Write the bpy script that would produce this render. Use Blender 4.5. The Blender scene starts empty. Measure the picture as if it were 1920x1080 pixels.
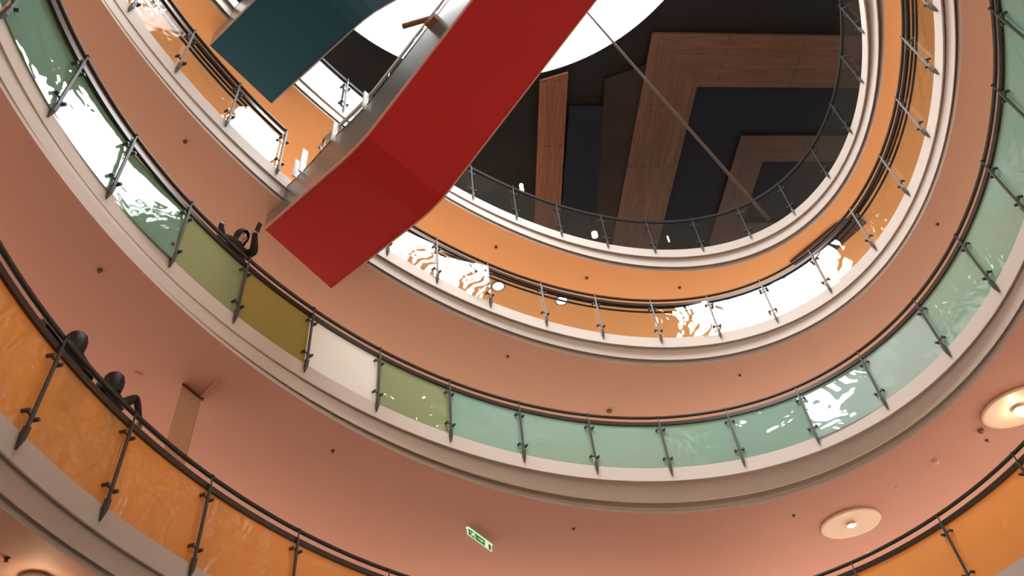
import bpy, bmesh, math, random
from mathutils import Vector, Matrix
PI = math.pi
SC = bpy.context.scene
COL = SC.collection
rng = random.Random(7)

# ------------------------------------------------------------------ camera frame
# world: z is up, the camera is the origin (about 1.6 above the ground floor)
FPX, VX, VY = 1450.0, 790.0, -880.0
_u = Vector((VX - 960, 540 - VY, -FPX)).normalized()
_e = (Vector((1, 0, 0)) - _u * _u.x).normalized()
_n = _u.cross(_e)
M3 = Matrix((_e, _n, _u))                       # camera axes -> world axes


def at(px, py, z):
    """the point at height z that lies on the sight line of a measured pixel"""
    w = M3 @ Vector((px - 960, 540 - py, -FPX))
    return w * (z / w.z)


def pix(p):
    c = M3.transposed() @ Vector(p)
    return (960 - FPX * c.x / c.z, 540 + FPX * c.y / c.z)


cam_d = bpy.data.cameras.new('camera')
cam_d.sensor_width = 36
cam_d.lens = FPX / 1920 * 36
cam_d.clip_end = 200
cam = bpy.data.objects.new('camera', cam_d)
COL.objects.link(cam)
cam.matrix_world = M3.to_4x4()
SC.camera = cam

# ------------------------------------------------------------------ materials
MATS = {}


def new_mat(name):
    m = bpy.data.materials.new(name)
    m.use_nodes = True
    m.node_tree.nodes.clear()
    out = m.node_tree.nodes.new('ShaderNodeOutputMaterial')
    MATS[name] = m
    return m, m.node_tree, out


def N(t, typ, **kw):
    n = t.nodes.new(typ)
    for k, v in kw.items():
        if k in n.inputs:
            n.inputs[k].default_value = v
        else:
            setattr(n, k, v)
    return n


def rgba(c):
    return (c[0], c[1], c[2], 1)


def paint(name, c, rough=0.55, var=0.06, scale=1.3, metal=0.0, spec=0.3, bump=0.0, bscale=30):
    m, t, out = new_mat(name)
    p = N(t, 'ShaderNodeBsdfPrincipled', Roughness=rough, Metallic=metal)
    p.inputs['Specular IOR Level'].default_value = spec
    tc = N(t, 'ShaderNodeTexCoord')
    nz = N(t, 'ShaderNodeTexNoise', Scale=scale, Detail=4.0)
    t.links.new(tc.outputs['Object'], nz.inputs['Vector'])
    mx = N(t, 'ShaderNodeMix', data_type='RGBA')
    mx.inputs[6].default_value = rgba([x * (1 - var) for x in c])
    mx.inputs[7].default_value = rgba([min(1, x * (1 + var)) for x in c])
    t.links.new(nz.outputs['Fac'], mx.inputs[0])
    t.links.new(mx.outputs[2], p.inputs['Base Color'])
    if bump:
        nb = N(t, 'ShaderNodeTexNoise', Scale=bscale, Detail=3.0)
        t.links.new(tc.outputs['Object'], nb.inputs['Vector'])
        b = N(t, 'ShaderNodeBump', Strength=bump, Distance=0.01)
        t.links.new(nb.outputs['Fac'], b.inputs['Height'])
        t.links.new(b.outputs['Normal'], p.inputs['Normal'])
    t.links.new(p.outputs[0], out.inputs[0])
    return m


def emit(name, c, s):
    m, t, out = new_mat(name)
    e = N(t, 'ShaderNodeEmission', Color=rgba(c), Strength=s)
    t.links.new(e.outputs[0], out.inputs[0])
    return m


def pane(name, tint, film=None, film_fac=0.0, transl=0.4, ior=1.5, bump=0.35, bscale=1.6, rough=0.0):
    """laminated pane: a clear or coloured interlayer under a slightly wavy glass face"""
    m, t, out = new_mat(name)
    tc = N(t, 'ShaderNodeTexCoord')
    nb = N(t, 'ShaderNodeTexNoise', Scale=bscale, Detail=2.2, Roughness=0.55, Distortion=0.6)
    t.links.new(tc.outputs['Object'], nb.inputs['Vector'])
    b = N(t, 'ShaderNodeBump', Strength=bump, Distance=0.1)
    t.links.new(nb.outputs['Fac'], b.inputs['Height'])
    base = N(t, 'ShaderNodeBsdfTransparent', Color=rgba(tint)).outputs[0]
    if film:
        d = N(t, 'ShaderNodeBsdfDiffuse', Color=rgba(film))
        tr = N(t, 'ShaderNodeBsdfTranslucent', Color=rgba(film))
        mf = N(t, 'ShaderNodeMixShader', Fac=transl)
        t.links.new(d.outputs[0], mf.inputs[1])
        t.links.new(tr.outputs[0], mf.inputs[2])
        m2 = N(t, 'ShaderNodeMixShader', Fac=film_fac)
        t.links.new(base, m2.inputs[1])
        t.links.new(mf.outputs[0], m2.inputs[2])
        base = m2.outputs[0]
    g = N(t, 'ShaderNodeBsdfGlossy', Roughness=rough)
    t.links.new(b.outputs['Normal'], g.inputs['Normal'])
    # Fresnel curve of one air-glass face (Schlick), the same from either side
    f0 = ((ior - 1) / (ior + 1)) ** 2
    lw = N(t, 'ShaderNodeLayerWeight', Blend=0.5)
    t.links.new(b.outputs['Normal'], lw.inputs['Normal'])
    pw = N(t, 'ShaderNodeMath', operation='POWER')
    pw.inputs[1].default_value = 5.0
    t.links.new(lw.outputs['Facing'], pw.inputs[0])
    fr = N(t, 'ShaderNodeMath', operation='MULTIPLY_ADD')
    fr.inputs[1].default_value = 1 - f0
    fr.inputs[2].default_value = f0
    t.links.new(pw.outputs[0], fr.inputs[0])
    m3 = N(t, 'ShaderNodeMixShader')
    t.links.new(fr.outputs[0], m3.inputs[0])
    t.links.new(base, m3.inputs[1])
    t.links.new(g.outputs[0], m3.inputs[2])
    t.links.new(m3.outputs[0], out.inputs[0])
    return m


def wood(name, c1, c2):
    """long pale planks with grain along local x"""
    m, t, out = new_mat(name)
    tc = N(t, 'ShaderNodeTexCoord')
    mp = N(t, 'ShaderNodeMapping')
    mp.inputs['Scale'].default_value = (0.35, 4.2, 1)
    t.links.new(tc.outputs['Object'], mp.inputs['Vector'])
    br = N(t, 'ShaderNodeTexBrick', Scale=1.0)
    br.inputs['Color1'].default_value = rgba(c1)
    br.inputs['Color2'].default_value = rgba(c2)
    br.inputs['Mortar'].default_value = rgba([x * 0.7 for x in c2])
    br.inputs['Mortar Size'].default_value = 0.012
    br.inputs['Brick Width'].default_value = 1.6
    br.inputs['Row Height'].default_value = 0.9
    t.links.new(mp.outputs[0], br.inputs['Vector'])
    nz = N(t, 'ShaderNodeTexNoise', Scale=3.0, Detail=5.0)
    t.links.new(mp.outputs[0], nz.inputs['Vector'])
    mx = N(t, 'ShaderNodeMix', data_type='RGBA', blend_type='MULTIPLY')
    mx.inputs[0].default_value = 0.7
    cr = N(t, 'ShaderNodeValToRGB')
    cr.color_ramp.elements[0].position = 0.3
    cr.color_ramp.elements[0].color = (0.45, 0.4, 0.38, 1)
    cr.color_ramp.elements[1].position = 0.7
    t.links.new(nz.outputs['Fac'], cr.inputs[0])
    t.links.new(br.outputs['Color'], mx.inputs[6])
    t.links.new(cr.outputs[0], mx.inputs[7])
    p = N(t, 'ShaderNodeBsdfPrincipled', Roughness=0.5)
    t.links.new(mx.outputs[2], p.inputs['Base Color'])
    t.links.new(p.outputs[0], out.inputs[0])
    return m


SOFFIT = {1: paint('salmon_soffit', (0.54, 0.29, 0.22), 0.7, 0.05, 0.5),
          2: paint('salmon_pink_soffit', (0.54, 0.27, 0.205), 0.7, 0.06, 0.5),
          3: paint('salmon_orange_soffit', (0.57, 0.315, 0.225), 0.7, 0.05, 0.5),
          4: paint('orange_soffit', (0.84, 0.42, 0.18), 0.7, 0.04, 0.5)}  # ceiling tone set per floor, pinker low down and more orange at the top
FASCIA = paint('fascia_white_paint', (0.58, 0.50, 0.455), 0.6, 0.03, 0.8)
TILE = paint('pale_floor_tile', (0.46, 0.40, 0.35), 0.35, 0.06, 0.8)
DIMFLOOR = paint('bounce_dimming_floor', (0.10, 0.085, 0.075), 0.4, 0.1, 0.8)  # unseen dark floor areas, added to cut the bounce onto undersides
WALLM = paint('cream_wall_paint', (0.66, 0.56, 0.46), 0.6, 0.05, 0.6)
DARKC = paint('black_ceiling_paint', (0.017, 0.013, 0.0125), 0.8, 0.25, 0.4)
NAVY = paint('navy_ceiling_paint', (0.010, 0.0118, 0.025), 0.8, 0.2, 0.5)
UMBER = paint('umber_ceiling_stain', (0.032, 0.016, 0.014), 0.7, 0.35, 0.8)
STEEL = paint('dark_steel', (0.055, 0.058, 0.055), 0.45, 0.1, 3, spec=0.5)
BRIGHT = paint('brushed_post_steel', (0.24, 0.23, 0.225), 0.5, 0.1, 3, metal=0.0, spec=0.25)
GREYST = paint('grey_post_steel', (0.055, 0.052, 0.05), 0.5, 0.1, 3, spec=0.3)
RAILM = paint('dark_handrail', (0.030, 0.020, 0.017), 0.3, 0.1, 3, spec=0.5)
INOX = paint('stainless_cladding', (0.42, 0.40, 0.39), 0.33, 0.08, 1.0, metal=0.9)
REDM = paint('red_cladding', (0.42, 0.019, 0.021), 0.5, 0.06, 0.7, spec=0.15)
TEALM = paint('teal_cladding', (0.021, 0.082, 0.122), 0.55, 0.08, 0.6, spec=0.12)
TRIMR = paint('salmon_edge_trim', (0.50, 0.24, 0.18), 0.5, 0.05, 1)
TRIMG = paint('grey_edge_trim', (0.36, 0.30, 0.27), 0.45, 0.05, 1)
RUBBER = paint('black_rubber', (0.012, 0.012, 0.013), 0.45, 0.1, 3)
PLATE = paint('white_plate', (0.86, 0.88, 0.9), 0.4, 0.02, 2)
DISH = paint('cream_lamp_dish', (0.80, 0.60, 0.46), 0.5, 0.03, 2)
BEIGE = paint('beige_wall_paint', (0.53, 0.31, 0.20), 0.6, 0.05, 1)
MAROON = paint('maroon_panel', (0.075, 0.022, 0.018), 0.6, 0.15, 2)
RUST = paint('rust_sprinkler', (0.10, 0.035, 0.02), 0.5, 0.1, 8)
BROWNP = paint('brown_plastic', (0.24, 0.12, 0.06), 0.5, 0.1, 8)
DOMEM = paint('pale_dome_plastic', (0.72, 0.44, 0.34), 0.4, 0.03, 8)
ROPE = paint('greyish_cable', (0.13, 0.10, 0.088), 0.5, 0.1, 4)
CLOTH = paint('black_cloth', (0.016, 0.014, 0.014), 0.9, 0.3, 14, bump=0.4, bscale=25)
CLOTH2 = paint('charcoal_cloth', (0.024, 0.017, 0.016), 0.9, 0.3, 14, bump=0.4, bscale=25)
SKIN = paint('skin', (0.50, 0.29, 0.20), 0.5, 0.06, 8)
HAIRM = paint('dark_hair', (0.012, 0.008, 0.007), 0.45, 0.3, 30, bump=0.6, bscale=60)
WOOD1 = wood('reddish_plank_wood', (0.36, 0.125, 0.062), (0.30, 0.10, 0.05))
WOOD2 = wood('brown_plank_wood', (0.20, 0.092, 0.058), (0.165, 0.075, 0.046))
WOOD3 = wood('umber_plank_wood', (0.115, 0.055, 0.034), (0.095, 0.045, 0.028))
GREENM = emit('exit_green', (0.10, 0.34, 0.09), 0.45)
EXWHITE = emit('exit_white', (0.72, 0.90, 0.62), 0.8)
SKYM = emit('skylight_diffuser', (0.95, 0.985, 1.0), 9.0)
BULB = emit('lamp_bulb', (1.0, 0.82, 0.55), 30.0)
BULB2 = emit('bright_lamp_bulb', (1.0, 0.80, 0.52), 45.0)
GLOW = emit('warm_downlight', (1.0, 0.80, 0.45), 7.0)
TUBE = emit('lamp_or_glint_tube', (1.0, 0.74, 0.42), 9.0)
GLASS_CLEAR = pane('clear_wavy_glass', (0.92, 0.95, 0.94), ior=1.95)
GLASS_SMOKE = pane('smoke_glass', (0.80, 0.80, 0.80), film=(0.16, 0.14, 0.12), film_fac=0.10, ior=1.45, bump=0.1)
def film_glass(name, film, **kw):
    return pane(name, [min(1, x * 1.6) for x in film], film=film, film_fac=0.88, transl=0.45, ior=1.9, **kw)


GLASS_GREEN = film_glass('green_film_glass', (0.40, 0.58, 0.49), bump=0.3)
GLASS_DIM_REFL = film_glass('dim_reflection_green_glass', (0.30, 0.46, 0.36), bump=0.3)  # darker copy of the green film, dim reflections painted into its colour
GLASS_PALE_REFL = film_glass('pale_reflection_glass', (0.52, 0.68, 0.64), bump=0.4)  # paler film colour stands in for a soft reflection on the pane
GLASS_SAGE_REFL = film_glass('sage_reflection_glass', (0.44, 0.50, 0.30), bump=0.3)  # warm reflection from across the void painted into the film
GLASS_OLIVE_REFL = film_glass('olive_reflection_glass', (0.47, 0.40, 0.15), bump=0.3)  # stronger warm reflection painted into the film colour
GLASS_WHITE_REFL = film_glass('white_reflection_glass', (0.98, 0.98, 0.97), bump=0.4)  # bright reflection painted as a white film
GLASS_AMBER = pane('amber_film_glass', (0.9, 0.55, 0.2), film=(0.88, 0.50, 0.175), film_fac=0.88, transl=0.5, ior=1.8, bump=0.35, bscale=2.4)


# ------------------------------------------------------------------ mesh helpers
def mesh_obj(name, verts, faces, mat, parent=None, smooth=False, mats=None, fmat=None):
    me = bpy.data.meshes.new(name)
    me.from_pydata([tuple(v) for v in verts], [], faces)
    me.validate()
    bm = bmesh.new()
    bm.from_mesh(me)
    bmesh.ops.recalc_face_normals(bm, faces=bm.faces)
    bm.to_mesh(me)
    bm.free()
    for m in (mats or [mat]):
        me.materials.append(m)
    for i, p in enumerate(me.polygons):
        p.use_smooth = smooth
        if fmat:
            p.material_index = fmat[i]
    o = bpy.data.objects.new(name, me)
    COL.objects.link(o)
    if parent:
        o.parent = parent
    return o


def empty(name, loc=(0, 0, 0), rot=(0, 0, 0)):
    o = bpy.data.objects.new(name, None)
    o.empty_display_size = 0.2
    o.location = loc
    o.rotation_euler = rot
    COL.objects.link(o)
    return o


def tag(o, label=None, cat=None, group=None, kind=None):
    if label: o['label'] = label
    if cat: o['category'] = cat
    if group: o['group'] = group
    if kind: o['kind'] = kind
    return o


class MB:
    """collects vertices and faces of one mesh"""
    def __init__(s):
        s.v, s.f = [], []

    def add(s, vs, fs):
        b = len(s.v)
        s.v += [Vector(v) for v in vs]
        s.f += [tuple(b + i for i in f) for f in fs]

    def box(s, c, h, R=None):
        """box with centre c, half sizes h, optional 3x3 rotation"""
        vs = []
        for x in (-1, 1):
            for y in (-1, 1):
                for z in (-1, 1):
                    p = Vector((x * h[0], y * h[1], z * h[2]))
                    if R: p = R @ p
                    vs.append(p + Vector(c))
        s.add(vs, [(0, 1, 3, 2), (4, 6, 7, 5), (0, 4, 5, 1), (2, 3, 7, 6), (0, 2, 6, 4), (1, 5, 7, 3)])

    def tube(s, pts, r, n=8, closed=False, caps=True):
        pts = [Vector(p) for p in pts]
        L = len(pts)
        rings = []
        for i, p in enumerate(pts):
            if closed:
                t = pts[(i + 1) % L] - pts[i - 1]
            else:
                t = pts[min(i + 1, L - 1)] - pts[max(i - 1, 0)]
            t.normalize()
            a = Vector((0, 0, 1)) if abs(t.z) < 0.95 else Vector((1, 0, 0))
            b = t.cross(a).normalized()
            a = b.cross(t)
            rr = r[i] if isinstance(r, (list, tuple)) else r
            rings.append([p + (a * math.sin(2 * PI * k / n) + b * math.cos(2 * PI * k / n)) * rr for k in range(n)])
        base = len(s.v)
        for rg in rings:
            s.v += rg
        for i in range(L if closed else L - 1):
            j = (i + 1) % L
            for k in range(n):
                k2 = (k + 1) % n
                s.f.append((base + i * n + k, base + i * n + k2, base + j * n + k2, base + j * n + k))
        if caps and not closed:
            s.f.append(tuple(base + k for k in range(n)))
            s.f.append(tuple(base + (L - 1) * n + k for k in reversed(range(n))))

    def lathe(s, prof, c=(0, 0, 0), n=32, R=None):
        base = len(s.v)
        for (r, z) in prof:
            for k in range(n):
                p = Vector((r * math.cos(2 * PI * k / n), r * math.sin(2 * PI * k / n), z))
                if R: p = R @ p
                s.v.append(p + Vector(c))
        for i in range(len(prof) - 1):
            for k in range(n):
                k2 = (k + 1) % n
                s.f.append((base + i * n + k, base + i * n + k2, base + (i + 1) * n + k2, base + (i + 1) * n + k))
        s.f.append(tuple(base + k for k in range(n)))
        s.f.append(tuple(base + (len(prof) - 1) * n + k for k in reversed(range(n))))

    def prism(s, poly, d):
        """closed polygon (list of 3-D points) thickened by vector d"""
        n = len(poly)
        d = Vector(d)
        s.add([Vector(p) for p in poly] + [Vector(p) + d for p in poly],
              [tuple(range(n)), tuple(range(2 * n - 1, n - 1, -1))] + [(i, (i + 1) % n, n + (i + 1) % n, n + i) for i in range(n)])

    def build(s, name, mat, parent=None, smooth=False, origin=None):
        vs = s.v
        if origin is not None:
            vs = [v - Vector(origin) for v in vs]
        o = mesh_obj(name, vs, s.f, mat, parent, smooth)
        if origin is not None:
            o.location = origin
        return o


# ------------------------------------------------------------------ the floors' outlines
# every floor's opening is an oval: centre x, y, half axes, turn; one at the handrail, one where the ceiling below starts
RAILZ = {1: 6.25, 2: 10.0, 3: 13.75, 4: 17.5}
OV_R = {1: (1.9822, 7.2912, 8.4342, 6.1208, 1.1193), 2: (2.0057, 6.7765, 8.3146, 5.7938, 0.8742),
        3: (1.9687, 6.4057, 9.2812, 5.6824, 0.8435), 4: (2.2298, 6.9968, 9.6109, 5.4022, 0.7813)}
OV_S = {1: (1.9822, 7.2912, 8.64, 6.27, 1.1193), 2: (2.0828, 6.773, 8.9841, 5.9931, 0.9752),
        3: (2.0134, 6.3604, 9.5161, 5.8839, 0.8845), 4: (1.9138, 6.217, 10.6514, 5.7818, 0.8426)}
DZ = dict(floor=-1.29, A=-1.36, B=-1.60, D=-1.86, F=-1.93)


def rad(e, ph):
    t = ph - e[4]
    return 1 / math.sqrt((math.cos(t) / e[2]) ** 2 + (math.sin(t) / e[3]) ** 2)


def ring2(lv, ph, s):
    a, b = OV_R[lv], OV_S[lv]
    r = (1 - s) * rad(a, ph) + s * rad(b, ph)
    return Vector(((1 - s) * a[0] + s * b[0] + r * math.cos(ph), (1 - s) * a[1] + s * b[1] + r * math.sin(ph), 0))


def frame(lv, ph, s=0.0):
    """point, tangent and outward normal on an outline"""
    p = ring2(lv, ph, s)
    t = (ring2(lv, ph + 1e-3, s) - ring2(lv, ph - 1e-3, s)).normalized()
    return p, t, Vector((t.y, -t.x, 0))


def pt(lv, ph, s=0.0, d=0.0, dz=0.0):
    p, t, n = frame(lv, ph, s)
    q = p + n * d
    q.z = RAILZ[lv] + dz
    return q


def phi_of(lv, px, py, dz, s=0.0):
    q = at(px, py, RAILZ[lv] + dz)
    a, b = OV_R[lv], OV_S[lv]
    return math.atan2(q.y - ((1 - s) * a[1] + s * b[1]), q.x - ((1 - s) * a[0] + s * b[0]))


NSEG = 288
OUT = 9.0
for lv in (1, 2, 3, 4):
    # fascia profile (s, d, dz)
    # upper face, a narrow lip, a hollow cove behind it, a rib, a deep slot, and the lower lip
    prof = [(0, 0.0, DZ['floor']), (0, 0.0, DZ['A']), (0, 0.0, DZ['B']), (0, 0.03, DZ['B']), (0, 0.035, DZ['B'] + 0.10)]
    for k in range(1, 9):
        t = k / 8 * PI / 2
        prof.append((0.53 * math.sin(t), 0.035 * (1 - math.sin(t)), DZ['B'] + 0.10 - (DZ['B'] + 0.10 - DZ['D']) * (1 - math.cos(t))))
    prof += [(0.57, 0.01, DZ['D']), (0.58, 0.012, DZ['D'] + 0.16), (0.95, 0, DZ['D'] + 0.16), (0.96, 0, DZ['D'] - 0.01), (1.0, 0, DZ['D'] - 0.01), (1.0, 0, DZ['F'])]
    vs, fs = [], []
    for i in range(NSEG):
        ph = 2 * PI * i / NSEG
        for (s, d, dz) in prof:
            vs.append(pt(lv, ph, s, d, dz))
    L = len(prof)
    for i in range(NSEG):
        j = (i + 1) % NSEG
        for k in range(L - 1):
            fs.append((i * L + k, j * L + k, j * L + k + 1, i * L + k + 1))
    o = mesh_obj('trim_%d' % lv, vs, fs, FASCIA, smooth=True)
    o.data.set_sharp_from_angle(angle=math.radians(35))
    tag(o, kind='structure')
    # ceiling below this floor, and this floor
    for nm, s, dz, mat, th in (('ceiling', 1.0, DZ['F'], SOFFIT[lv], 0.05), ('floor', 0.0, DZ['floor'], TILE, -0.05)):
        vs, fs = [], []
        for i in range(NSEG):
            ph = 2 * PI * i / NSEG
            for d in (0, 0.9, 3.5, OUT):
                vs.append(pt(lv, ph, s, d, dz))
        for i in range(NSEG):
            j = (i + 1) % NSEG
            for k in range(3):
                fs.append((i * 4 + k, j * 4 + k, j * 4 + k + 1, i * 4 + k + 1))
        tag(mesh_obj(nm, vs, fs, mat, smooth=False, mats=[mat, DIMFLOOR],
                     fmat=[1 if (nm == 'floor' and i % 3 == 0) else 0 for i in range(len(fs))]), kind='structure')  # dark inner floor band added to weaken bounce on the fascia undersides
    # the outer wall of this floor
    vs, fs = [], []
    top = RAILZ[lv + 1] + DZ['F'] if lv < 4 else 20.5
    for i in range(96):
        ph = 2 * PI * i / 96
        q = pt(lv, ph, 0, 5.6 if lv < 4 else 13.5, 0)
        vs += [(q.x, q.y, RAILZ[lv] + DZ['floor']), (q.x, q.y, top)]
    for i in range(96):
        j = (i + 1) % 96
        fs.append((2 * i, 2 * j, 2 * j + 1, 2 * i + 1))
    if True:
        tag(mesh_obj('wall_outer', vs, fs, WALLM, smooth=True), kind='structure')

# glowing bands added on the unseen outer walls as sideways fill light
WALL_GLOW = emit('added_wall_glow', (1.0, 0.87, 0.72), 2.2)
wn = 0
for lv in (1, 2, 3, 4):
    for k in range(10):
        wn += 1
        a0 = 2 * PI * (k + 0.06) / 10
        a1 = 2 * PI * (k + 0.94) / 10
        dd = 5.5 if lv < 4 else 9.0
        vs, fs = [], []
        for i in range(9):
            a = a0 + (a1 - a0) * i / 8
            for (d, z) in ((dd, -1.0), (dd, 1.0), (dd - 0.05, 1.0), (dd - 0.05, -1.0)):
                vs.append(pt(lv, a, 0, d, z))
        for i in range(8):
            for e in range(4):
                e2 = (e + 1) % 4
                fs.append((i * 4 + e, i * 4 + e2, i * 4 + 4 + e2, i * 4 + 4 + e))
        fs += [(0, 1, 2, 3), (35, 34, 33, 32)]
        tag(mesh_obj('fill_band_%d' % wn, vs, fs, WALL_GLOW), kind='structure')

# ground floor
CX, CY = 2.0, 6.8
mb = MB()
mb.box((CX, CY, -1.65), (24, 24, 0.05))
tag(mb.build('floor', TILE), kind='structure')
mb = MB()
mb.v = [pt(1, 2 * PI * i / 96, 0, -0.6, 0) for i in range(96)]
for v in mb.v: v.z = -1.598
mb.f = [tuple(range(96))]
tag(mb.build('floor', DIMFLOOR), kind='structure')  # dark oval added below the void to weaken upward bounce
# top ceiling, dark, and the walls around the top floor
ZC = 20.5
mb = MB()
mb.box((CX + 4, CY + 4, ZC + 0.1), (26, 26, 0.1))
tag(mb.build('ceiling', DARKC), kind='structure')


# ------------------------------------------------------------------ skylight
sc = Vector((0.069 * ZC, 0.277 * ZC, ZC))
SKR = 0.284 * ZC
sky = empty('skylight', (sc.x, sc.y, ZC))
tag(sky, 'big round glowing white skylight in the dark top ceiling', 'skylight')
mb = MB()
mb.lathe([(0.0001, -0.03), (SKR - 0.04, -0.03), (SKR - 0.04, -0.005), (0.0001, -0.005)], n=128)
mb.build('diffuser', SKYM, sky)
mb = MB()
n = 128
for (r, z) in ((SKR - 0.04, -0.045), (SKR + 0.03, -0.045), (SKR + 0.03, 0.0), (SKR - 0.04, 0.0)):
    mb.v += [Vector((r * math.cos(2 * PI * k / n), r * math.sin(2 * PI * k / n), z)) for k in range(n)]
for a in range(4):
    b = (a + 1) % 4
    for k in range(n):
        k2 = (k + 1) % n
        mb.f.append((a * n + k, a * n + k2, b * n + k2, b * n + k))
mb.build('frame', RUBBER, sky, smooth=False)


# ------------------------------------------------------------------ timber on the top ceiling
def wood_frame(name, corner, ang, side, width, z, mat, label, group):
    """square frame of four mitred boards; local x, y along its sides"""
    root = empty(name, (corner.x, corner.y, z), (0, 0, ang))
    tag(root, label, 'ceiling frame', group)
    s, w = side, width
    quads = [((0, 0), (s, 0), (s - w, w), (w, w)), ((0, 0), (w, w), (w, s - w), (0, s)),
             ((0, s), (w, s - w), (s - w, s - w), (s, s)), ((s, 0), (s, s), (s - w, s - w), (s - w, w))]
    for i, q in enumerate(quads):
        if i in (0, 2):
            m = MB()
            m.prism([(x, y, 0) for x, y in q], (0, 0, 0.1))
            m.build('board', mat, root)
        else:                                   # grain runs along this board: its own turned axes
            m = MB()
            m.prism([(y, -x, 0) for x, y in q], (0, 0, 0.1))
            b = m.build('board', mat, root)
            b.rotation_euler = (0, 0, PI / 2)
    return root


c1 = at(1224, 62.5, ZC - 0.15)
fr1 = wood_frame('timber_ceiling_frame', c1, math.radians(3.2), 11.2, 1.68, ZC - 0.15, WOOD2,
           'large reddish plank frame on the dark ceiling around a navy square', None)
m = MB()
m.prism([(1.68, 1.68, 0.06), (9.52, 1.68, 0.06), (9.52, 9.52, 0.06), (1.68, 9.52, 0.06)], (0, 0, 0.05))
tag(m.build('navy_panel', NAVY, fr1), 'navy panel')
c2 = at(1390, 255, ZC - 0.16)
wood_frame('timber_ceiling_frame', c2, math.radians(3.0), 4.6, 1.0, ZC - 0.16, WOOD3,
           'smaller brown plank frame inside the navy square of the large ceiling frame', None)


def board(name, corners, mat, label, cat, th=0.1):
    P = [at(x, y, ZC - 0.12) for x, y in corners]
    o = P[0]
    d = (P[1] - P[0]).normalized()
    ang = math.atan2(d.y, d.x)
    R = Matrix.Rotation(-ang, 3, 'Z')
    m = MB()
    m.prism([R @ (p - o) for p in P], (0, 0, th))
    ob = m.build(name, mat)
    ob.location = o
    ob.rotation_euler = (0, 0, ang)
    return tag(ob, label, cat)


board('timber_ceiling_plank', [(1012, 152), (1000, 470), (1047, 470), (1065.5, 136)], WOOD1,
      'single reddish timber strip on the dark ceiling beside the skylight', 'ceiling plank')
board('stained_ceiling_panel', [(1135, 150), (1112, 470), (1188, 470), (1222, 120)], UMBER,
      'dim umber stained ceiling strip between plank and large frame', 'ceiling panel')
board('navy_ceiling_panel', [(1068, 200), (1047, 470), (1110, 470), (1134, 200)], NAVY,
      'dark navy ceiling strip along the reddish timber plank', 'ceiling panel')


# ------------------------------------------------------------------ balustrades
def smooth_angle_list(a0, a1, step=0.012):
    n = max(2, int(abs(a1 - a0) / step) + 1)
    return [a0 + (a1 - a0) * i / (n - 1) for i in range(n)]


POST_ME = {}


def post_meshes(kind):
    """post, clamp and foot in local axes: x tangent, y inward (to the void), z up from the handrail"""
    if kind in POST_ME:
        return POST_ME[kind]
    steel = {'dark': STEEL, 'bright': BRIGHT, 'grey': GREYST}[kind]
    m = MB()
    m.box((0, 0, -0.70), (0.021 if kind == 'dark' else 0.018, 0.012, 0.55))
    m.box((0, 0.0, -0.08), (0.009, 0.009, 0.085))
    m.box((0, -0.012, -0.0), (0.018, 0.03, 0.008))
    p = m.build('post', steel)
    m = MB()
    m.box((0, -0.018, 0), (0.085, 0.010, 0.013))
    for sx in (-1, 1):
        m.tube([(sx * 0.085, 0.02, 0.0), (sx * 0.085, -0.066, 0.0)], 0.024, 8)
    c = m.build('clamp', STEEL)
    m = MB()
    vs = [(-0.027, -0.03, 0), (0.027, -0.03, 0), (0.027, 0.03, 0), (-0.027, 0.03, 0),
          (-0.026, -0.03, -0.14), (0.026, -0.03, -0.14), (0.026, 0.02, -0.14), (-0.026, 0.02, -0.14),
          (-0.006, -0.03, -0.27), (0.006, -0.03, -0.27), (0.006, -0.012, -0.27), (-0.006, -0.012, -0.27)]
    fs = [(0, 1, 2, 3), (11, 10, 9, 8)]
    for b in (0, 4):
        for k in range(4):
            fs.append((b + k, b + (k + 1) % 4, b + 4 + (k + 1) % 4, b + 4 + k))
    m.add(vs, fs)
    f = m.build('foot', STEEL)
    out = (p.data, c.data, f.data)
    for o in (p, c, f):
        bpy.data.objects.remove(o)
    POST_ME[kind] = out
    return out


def inst(name, me, parent, loc=(0, 0, 0)):
    o = bpy.data.objects.new(name, me)
    COL.objects.link(o)
    o.parent = parent
    o.location = loc
    return o


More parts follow.
